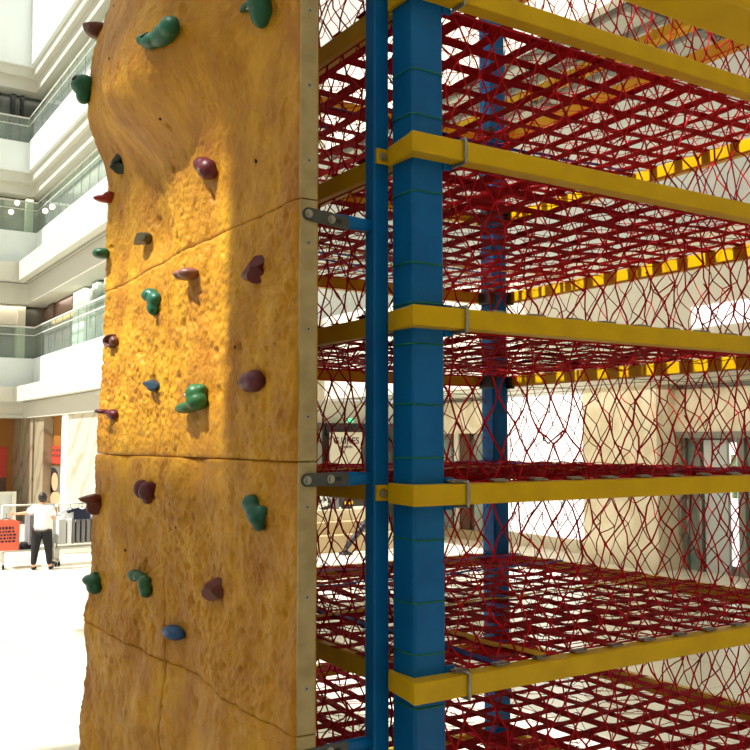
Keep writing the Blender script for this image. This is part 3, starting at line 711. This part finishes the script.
# shop with a pale sign behind the left net
YS = CY2+.3
def bseg(p0, p1, z0, z1, m, name, Y=YS, th=.2): return seg(p0, p1, 1, Y, z0, z1, th, m, name)
bseg(318, 420, 0, 3.32, M['darkshop'], 'window_8', CY2+.95, .2); bseg(326, 380, 2.95, 3.3, M['black'], 'trim_13', CY2+.85, .08)
bseg(318, 322, 0, 3.1, M['frame'], 'trim_13', CY2+.8, .1)
a, b_ = on(330, 432, 1, CY2+.6), on(362, 480, 1, CY2+.6)
sg = empty('shop_sign', ((a.x+b_.x)/2, CY2+.6, b_.z), 'pale shop sign with dark lettering seen through the net left of the pole', 'sign')
MB().box(a.x, b_.x, CY2+.6, CY2+.64, b_.z, a.z).build('board', M['cream'], sg)
def text(s, loc, size, m, parent, rz=0):
    c = bpy.data.curves.new('t', 'FONT'); c.body = s; c.size = size; c.align_x = 'CENTER'; c.extrude = .004; c.offset = .01*size
    o = bpy.data.objects.new('t', c); col.objects.link(o)
    dg = bpy.context.evaluated_depsgraph_get(); me = bpy.data.meshes.new_from_object(o.evaluated_get(dg), depsgraph=dg); bpy.data.objects.remove(o)
    me.transform(Matrix.Translation(loc) @ Matrix.Rotation(rz, 4, 'Z') @ Matrix.Rotation(math.pi/2, 4, 'X'))
    me.materials.clear(); return link('lettering', me, m, parent)
text('G.UKES', ((a.x+b_.x)/2, CY2+.59, a.z-.34), .27, M['black'], sg)
text('FASHION', ((a.x+b_.x)/2, CY2+.59, a.z-.47), .10, M['black'], sg)
p = on(352, 419, 1, CY2+.7); ex = MB().box(p.x-.10, p.x+.10, CY2+.78, CY2+.845, p.z-.10, p.z+.02).build('exit_sign', M['exit']); tag(ex, 'small green lit sign above the pale shop sign', 'sign')
struct('light_block_front', MB().box(-14, 17, -9.4, -9, 0, 24), M['cream'])  # added behind the camera to cut ambient light on the tower front
struct('shade_beam', MB().box(-13.6, -12.6, -9, 13, 23.7, 24.3), M['white'])  # added roof beam out of view, keeps the sun off the upper wall
struct('ceiling', MB().box(-11.0, 1.5, -9, 13, 24, 24.3), M['white'])  # added roof strip, its edge placed to dim the sky and shade high beams
struct('ceiling', MB().box(1.5, 17, -9, -1.5, 24, 24.3), M['white'])  # added roof over the camera side, lowers the ambient light
def lamp(x, y, z, sx, sy, e, c=(1, .93, .8)):  # added area lamps that lift the dark spaces under the slabs
    L = bpy.data.lights.new('fill_light', 'AREA'); L.shape = 'RECTANGLE'; L.size = sx; L.size_y = sy; L.energy = e; L.color = c
    o = bpy.data.objects.new('fill_light', L); col.objects.link(o); o.location = (x, y, z)
for a_, e in (('d', 130), ('g', 150), ('j', 70)):
    lamp(CX+1.1, (CY+CY2)/2, Z[a_]-.05, .4, 9, e*.5); lamp(CX-5, CY+1.1, Z[a_]-.05, 12, .4, e*.5)
lamp((CX2+WR)/2+.5, 10, 3.9, 2.0, 20, 150)
# added out of view: opposite block and column, shaped to shade part of the wall
struct('light_block_opposite', MB().box(-14, -12, -14, 7.5, 0, 20.3), M['white'])
struct('shade_column', MB().box(-6.4, -5.6, -1.0, .95, 0, 14), M['marble'])
struct('shade_column_base', MB().box(-6.6, -5.4, -1.2, 1.15, 0, .3), M['marble'])

# ------------------------------------------------------------------ stepped display plinth behind the tower
a, b_ = on(300, 549, 2, 0), on(372, 549, 2, 0); PYD = 18.2
xa, xb = on(296, 530, 1, PYD).x, on(398, 530, 1, PYD).x
dp = empty('display_plinth', ((xa+xb)/2, PYD, 0), 'beige stepped display plinth on the floor behind the tower net', 'plinth')
MB().box(xa, xb, PYD, PYD+1.6, 0, .42).build('step', M['plinth'], dp, bevel=.01)
MB().box(xa, xb, PYD+.35, PYD+1.6, .42, .72).build('step', M['plinth'], dp, bevel=.01)
MB().box(xa, xb, PYD+.7, PYD+1.6, .72, 1.0).build('step', M['tile_wall'], dp, bevel=.01)
def bag(px, z, w, h, m, label):
    p = on(px, 500, 1, PYD+.95); t = empty('handbag', (p.x, p.y, z), label, 'bag')
    b = MB(); vs = [(p.x-w/2, p.y-.08, z), (p.x+w/2, p.y-.08, z), (p.x+w/2, p.y+.08, z), (p.x-w/2, p.y+.08, z), (p.x-w*.42, p.y-.04, z+h), (p.x+w*.42, p.y-.04, z+h), (p.x+w*.42, p.y+.04, z+h), (p.x-w*.42, p.y+.04, z+h)]
    b.add(vs, [(3, 2, 1, 0), (4, 5, 6, 7), (0, 1, 5, 4), (1, 2, 6, 5), (2, 3, 7, 6), (3, 0, 4, 7)]); b.build('body', m, t, bevel=.02)
    MB().tube([(p.x+w*.25*math.cos(q*math.pi/8), p.y, z+h-.01+h*.3*math.sin(q*math.pi/8)) for q in range(9)], .012, 6).build('handle', M['black'], t, True)
M['pattern'] = mat('black_white_print', sr(230, 230, 225), .6, var=(9, sr(20, 20, 22), .48, .52))
bag(321, 1.0, .5, .38, M['pattern'], 'black and white patterned bag on the display plinth')
bag(334, 1.0, .25, .42, M['greycl'], 'grey bag standing between the other bags on the plinth')
bag(347, 1.0, .3, .25, M['black'], 'small black bag with a yellow flap on the display plinth')
p = on(349, 506, 1, PYD+.85); q = [o for o in col.objects if o.name.startswith('handbag')][-1]
MB().box(p.x-.12, p.x+.12, PYD+.84, PYD+.87, 1.12, 1.2).build('flap', M['yelstrap'], q)
a, b_ = on(346, 548, 1, PYD-.5), on(363, 526, 1, PYD-.5)
b = MB(); b.tube([a, (a+b_)/2, b_, b_+Vector((.3, 0, .25))], .09, 8, radii=[.06, .08, .1, .08]); b.box(a.x-.14, a.x+.12, PYD-.62, PYD-.38, 0.0, .06); b.tube([(a.x, PYD-.5, .05), a], .05, 8)
tag(b.build('black_stand', M['black'], None, True), 'slanting black stand leg in front of the display plinth', 'stand')

# ------------------------------------------------------------------ clothes racks
RY = 19.6
def rack(px0, px1, label, ztop, seed):
    x0, x1 = on(px0, 520, 1, RY).x, on(px1, 520, 1, RY).x
    t = empty('clothes_rack', ((x0+x1)/2, RY, 0), label, 'clothes rack')
    MB().tube([(x0, RY, ztop), (x1, RY, ztop)], .022, 8).build('top_rail', M['rack'], t, True)
    for x in (x0, x1):
        MB().tube([(x, RY, .12), (x, RY, ztop)], .022, 8).build('upright', M['rack'], t, True)
        MB().box(x-.025, x+.025, RY-.28, RY+.28, .1, .14).build('foot', M['rack'], t)
        for y in (-.25, .25):
            b = MB(); b.tube([(x-.02, RY+y, .05), (x+.02, RY+y, .05)], .05, 12); b.build('caster', M['black'], t)
    MB().box(x0, x1, RY-.22, RY+.22, .36, .40).build('shelf', M['rack'], t)
    for x in (x0, x1): MB().box(x-.02, x+.02, RY-.22, RY-.18, .14, .38).build('shelf_support', M['rack'], t)
    return x0, x1
ra = rack(2, 54, 'white clothes rack on casters behind the person, holding the coral top', 1.36, 1)
rb = rack(57, 122, 'white clothes rack with grey and navy shirts, right of the person', 1.36, 2)
def hung(x, y, ztop, w, h, m, label, depth=.05, group=None, face='x', sleeves=True, neck=None, rail=None):
    """a T-shirt on a hanger; face='y' shows its front to -Y, face='x' shows its edge"""
    t = empty('shirt', (x, y, ztop-h), label, 'shirt', group)
    hw = w/2; o = [(-hw*.78, 0), (hw*.78, 0), (hw*.78, h*.68), (hw*1.35, h*.55), (hw*1.5, h*.72), (hw*.85, h*.95), (hw*.3, h), (0, h*.95), (-hw*.3, h), (-hw*.85, h*.95), (-hw*1.5, h*.72), (-hw*1.35, h*.55), (-hw*.78, h*.68)] if sleeves else \
        [(-hw, 0), (hw, 0), (hw*1.02, h*.9), (hw*.35, h), (0, h*.96), (-hw*.35, h), (-hw*1.02, h*.9)]
    n = len(o); z0 = ztop-h
    def P(q, s): return (x+q[0], y+s*depth/2, z0+q[1]) if face == 'y' else (x+s*depth/2, y+q[0], z0+q[1])
    vs = [P(q, -1) for q in o]+[P(q, 1) for q in o]
    b = MB(); b.add(vs, [tuple(range(n)), tuple(range(2*n-1, n-1, -1))]+[(i, i+n, (i+1) % n+n, (i+1) % n) for i in range(n)])
    b.build('cloth', m, t, bevel=.01)
    if neck:
        c = MB(); c.tube([P((-hw*.3, h*1.0), -1), P((0, h*.9), -1.25), P((hw*.3, h*1.0), -1)], .012, 6); c.build('collar', neck, t, True)
    k = MB(); top = rail if rail else ztop+.12
    hx = MB(); hx.tube([P((-hw*.7, h*.93), 0), (x, y, ztop+.02), P((hw*.7, h*.93), 0)], .01, 6); hx.tube([(x, y, ztop+.02), (x, y, top)], .006, 6); hx.build('hanger', M['black'], t, True)
    return t
# coral top with a dark print on the left
xc = on(6, 530, 1, RY-.35).x; zt_ = on(6, 519, 1, RY-.33).z
t = hung(xc, RY-.33, zt_, .56, .68, M['coral'], 'coral sleeveless top with a dark lettered print at the left edge', face='y', sleeves=False)
pr = MB(); rr = random.Random(3)
for r in range(5):
    x = -.2
    while x < .17:
        w = rr.uniform(.03, .08); z = zt_-.22-r*.07; pr.box(xc+x, xc+x+w*.8, RY-.365, RY-.358, z, z+(.035 if r else .05)); x += w+.012
pr.build('printed_lettering', M['navy'], t)
for i, (px, m, lab) in enumerate(((29, 'greycl', 'dark grey shirt hanging edge-on between the coral top and the person'), (38, 'palegrey', 'pale shirt held out by the person at the rack'))):
    hung(on(px, 530, 1, RY).x, RY-.1*i, 1.22, .5, .72, M[m], lab, depth=.09, sleeves=False)
names = ['pale grey shirt, leftmost on the right-hand rack', 'white shirt on the right-hand rack beside the leftmost pale grey one', 'dark grey narrow shirt on the right-hand rack before the wide grey ones']
for i, (px, m, w) in enumerate(((59, 'palegrey', .16), (66, 'shirt', .1), (70, 'greycl', .06))):
    hung(on(px, 530, 1, RY).x, RY-.05, 1.1, .5, .62, M[m], names[i], depth=w, sleeves=False)
for i in range(7):
    hung(on(75+i*5.2, 530, 1, RY).x, RY-.02, 1.1, .5, .62, M['greycl'], 'mid grey shirt hanging in the row on the right-hand rack', depth=.08, sleeves=False, group='grey shirts on the right-hand rack')
hung(on(82, 530, 1, RY-.36).x, RY-.33, 1.28, .46, .26, M['navy'], 'navy shirt with a white collar hung facing out over the grey shirts', face='y', neck=M['shirt'])
hung(on(70, 530, 1, RY-.28).x, RY-.25, 1.26, .34, .3, M['shirt'], 'white shirt peeking out left of the navy shirt', face='y')
for i, (px, w, m) in enumerate(((7, .18, 'pants'), (16, .17, 'navy'), (25, .17, 'pants'), (34, .17, 'shirt'))):
    x = on(px, 552, 1, RY).x
    tag(MB().box(x-w/2, x+w/2, RY-.2, RY+.15, .405, .40+.10+.02*i).build('folded_clothes', M[m], None, bevel=.03), ['black folded clothes, leftmost on the low rack shelf', 'navy folded clothes on the low rack shelf', 'black folded clothes beside the navy ones on the low rack shelf', 'white folded clothes on the low rack shelf behind the person'][i], 'clothes')
# low white counter and glass case behind the racks
x0, x1 = on(-8, 490, 1, 24.5).x, on(14, 490, 1, 24.5).x
gc = empty('display_case', ((x0+x1)/2, 24.5, 0), 'glass-fronted display case with a pale frame at the left edge behind the racks', 'display case')
MB().box(x0, x1, 24.5, 25.2, 0, 1.35).build('body', M['palegrey'], gc)
b = MB(); b.box(x0-.05, x1+.05, 24.42, 24.5, 1.35, 1.42)
b.box(x1-.06, x1+.05, 24.42, 24.5, 0, 1.35); b.build('frame', M['rack'], gc)
x0, x1 = on(50, 500, 1, 21.5).x, 5.3
tag(MB().box(x0, x1, 21.5, 22.2, 0, .98).build('white_counter', M['white']), 'low white counter behind the right-hand clothes rack', 'counter')

# ------------------------------------------------------------------ person
def skin(name, V, Ed, Rr, m, parent, root=0, sub=2):
    me = bpy.data.meshes.new(name); me.from_pydata(V, Ed, []); me.update()
    o = bpy.data.objects.new(name, me); col.objects.link(o)
    md = o.modifiers.new('skin', 'SKIN'); 
    for i, r in enumerate(Rr):
        s = me.skin_vertices[0].data[i]; s.radius = r if isinstance(r, tuple) else (r, r); s.use_root = (i == root)
    ss = o.modifiers.new('sub', 'SUBSURF'); ss.levels = sub; ss.render_levels = sub
    dg = bpy.context.evaluated_depsgraph_get(); out = bpy.data.meshes.new_from_object(o.evaluated_get(dg), depsgraph=dg); bpy.data.objects.remove(o)
    for p in out.polygons: p.use_smooth = True
    out.materials.clear(); out.materials.append(m)
    ob = bpy.data.objects.new(name, out); col.objects.link(ob); ob.parent = parent
    return ob
pp = on(41, 570, 2, 0)
per = empty('person', (pp.x, pp.y, 0), 'person in a white T-shirt and black trousers reaching left into a clothes rack', 'person')
per.rotation_euler = (0, 0, math.radians(-25))
S = 1.0
# body (facing +Y, x to the right)
V = [(0, 0, .90), (0, 0, 1.05), (0, .01, 1.20), (0, 0, 1.33), (0, .0, 1.42), (0, .02, 1.50), (0, .035, 1.57),
     (-.16, 0, 1.345), (-.34, .10, 1.22), (-.56, .16, 1.20), (-.63, .17, 1.20),
     (.16, 0, 1.345), (.22, .04, 1.12), (.18, .24, 1.08), (.17, .31, 1.08),
     (-.095, 0, .84), (-.13, .0, .48), (-.16, -.03, .09), (-.17, .10, .035),
     (.095, 0, .84), (.14, .02, .48), (.17, .03, .09), (.19, .16, .035)]
Ed = [(0, 1), (1, 2), (2, 3), (3, 4), (4, 5), (5, 6), (3, 7), (7, 8), (8, 9), (9, 10), (3, 11), (11, 12), (12, 13), (13, 14), (0, 15), (15, 16), (16, 17), (17, 18), (0, 19), (19, 20), (20, 21), (21, 22)]
R_ = [(.15, .11), (.125, .095), (.15, .105), (.11, .08), .048, (.075, .085), (.07, .085), .055, .042, .03, (.04, .018), .055, .042, .03, (.04, .018), .095, .058, .04, (.045, .03), .095, .058, .04, (.045, .03)]
skin('body', V, Ed, R_, M['skin'], per)
# shirt, trousers, hair, shoes, hands' fingers
skin('shirt', [(0, 0, .80), (0, 0, .98), (0, .01, 1.20), (0, 0, 1.335), (0, 0, 1.385), (-.17, 0, 1.33), (-.32, .09, 1.235), (.17, 0, 1.33), (.225, .035, 1.16)],
     [(0, 1), (1, 2), (2, 3), (3, 4), (3, 5), (5, 6), (3, 7), (7, 8)], [(.205, .17), (.18, .145), (.18, .135), (.13, .10), (.075, .07), .085, .08, .085, .08], M['shirt'], per)
skin('trousers', [(0, 0, .96), (-.10, 0, .80), (-.13, 0, .48), (-.16, -.03, .10), (.10, 0, .82), (.14, .02, .48), (.17, .03, .10)],
     [(0, 1), (1, 2), (2, 3), (0, 4), (4, 5), (5, 6)], [(.175, .14), .135, .095, .062, .135, .095, .062], M['pants'], per)
bm = bmesh.new(); r_ = bmesh.ops.create_icosphere(bm, subdivisions=3, radius=1)
bmesh.ops.transform(bm, matrix=Matrix.Translation((0, .0, 1.555)) @ Matrix.Rotation(.25, 4, 'X') @ Matrix.Diagonal((.096, .104, .118, 1)), verts=r_['verts'])
bmesh.ops.delete(bm, geom=[v for v in bm.verts if v.co.y > .045 and v.co.z < 1.60], context='VERTS')
me = bpy.data.meshes.new('hair'); bm.to_mesh(me); bm.free(); me.materials.append(M['hair'])
for f in me.polygons: f.use_smooth = True
ho = bpy.data.objects.new('hair', me); col.objects.link(ho); ho.parent = per
for s_, c in ((-1, (-.165, .03)), (1, (.182, .09))):
    skin('shoe', [(c[0], c[1]-.08, .045), (c[0], c[1]+.03, .04), (c[0]+.01, c[1]+.15, .03)], [(0, 1), (1, 2)], [(.045, .04), (.048, .036), (.042, .024)], M['pants'], per)
hf = empty  # fingers of the reaching hand and of the bent hand
for base, d, side in (((-.64, .17, 1.2), Vector((-1, .2, 0)), Vector((0, .0, 1))), ((.17, .33, 1.08), Vector((-.15, 1, 0)), Vector((1, 0, 0)))):
    base = Vector(base); V = [base]; Ed = []; Rr = [(.022, .03)]
    for q, L in enumerate((.065, .075, .07, .055)):
        off = side*(q-1.5)*.021
        a = base+off+d.normalized()*.03; b1 = a+d.normalized()*L*.5; c1 = b1+(d.normalized()+Vector((0, .1, -.7))).normalized()*L*.5
        k = len(V); V += [a, b1, c1]; Ed += [(0, k), (k, k+1), (k+1, k+2)]; Rr += [.010, .009, .007]
    k = len(V); V += [base+side*.04, base+side*.055+d.normalized()*.045]; Ed += [(0, k), (k, k+1)]; Rr += [.011, .009]
    skin('hand', V, Ed, Rr, M['skin'], per, sub=1)
skin('ear', [(-.078, .02, 1.535), (-.085, .02, 1.56)], [(0, 1)], [.012, .012], M['skin'], per, sub=1); skin('ear', [(.078, .02, 1.535), (.085, .02, 1.56)], [(0, 1)], [.012, .012], M['skin'], per, sub=1)
skin('nose', [(0, .11, 1.53), (0, .125, 1.51)], [(0, 1)], [.012, .014], M['skin'], per, sub=1)

# ------------------------------------------------------------------ light, camera, colour
w = bpy.data.worlds.new('World'); C.world = w; w.use_nodes = True
w.node_tree.nodes['Background'].inputs['Color'].default_value = (1, .985, .955, 1)
w.node_tree.nodes['Background'].inputs['Strength'].default_value = .75
L = bpy.data.lights.new('sun', 'SUN'); L.energy = 7.8; L.angle = math.radians(.6); L.color = (1, .97, .92)
s = bpy.data.objects.new('sun', L); col.objects.link(s); s.location = (-10, 0, 20)
s.rotation_euler = Vector((1, -.06, -1.5)).to_track_quat('-Z', 'Y').to_euler()
cd = bpy.data.cameras.new('camera'); cam = bpy.data.objects.new('camera', cd); col.objects.link(cam)
cam.location = CAM; cd.sensor_width = 36; cd.lens = F*36/750; cd.clip_end = 300; cd.clip_start = .05
mtx = Matrix((RGT, up, -fw)).transposed(); cam.rotation_euler = mtx.to_euler()
C.camera = cam
C.view_settings.view_transform = 'Standard'; C.view_settings.look = 'None'; C.view_settings.gamma = 1; C.view_settings.exposure = 0
try: C.view_settings.use_curve_mapping = False
except Exception: pass
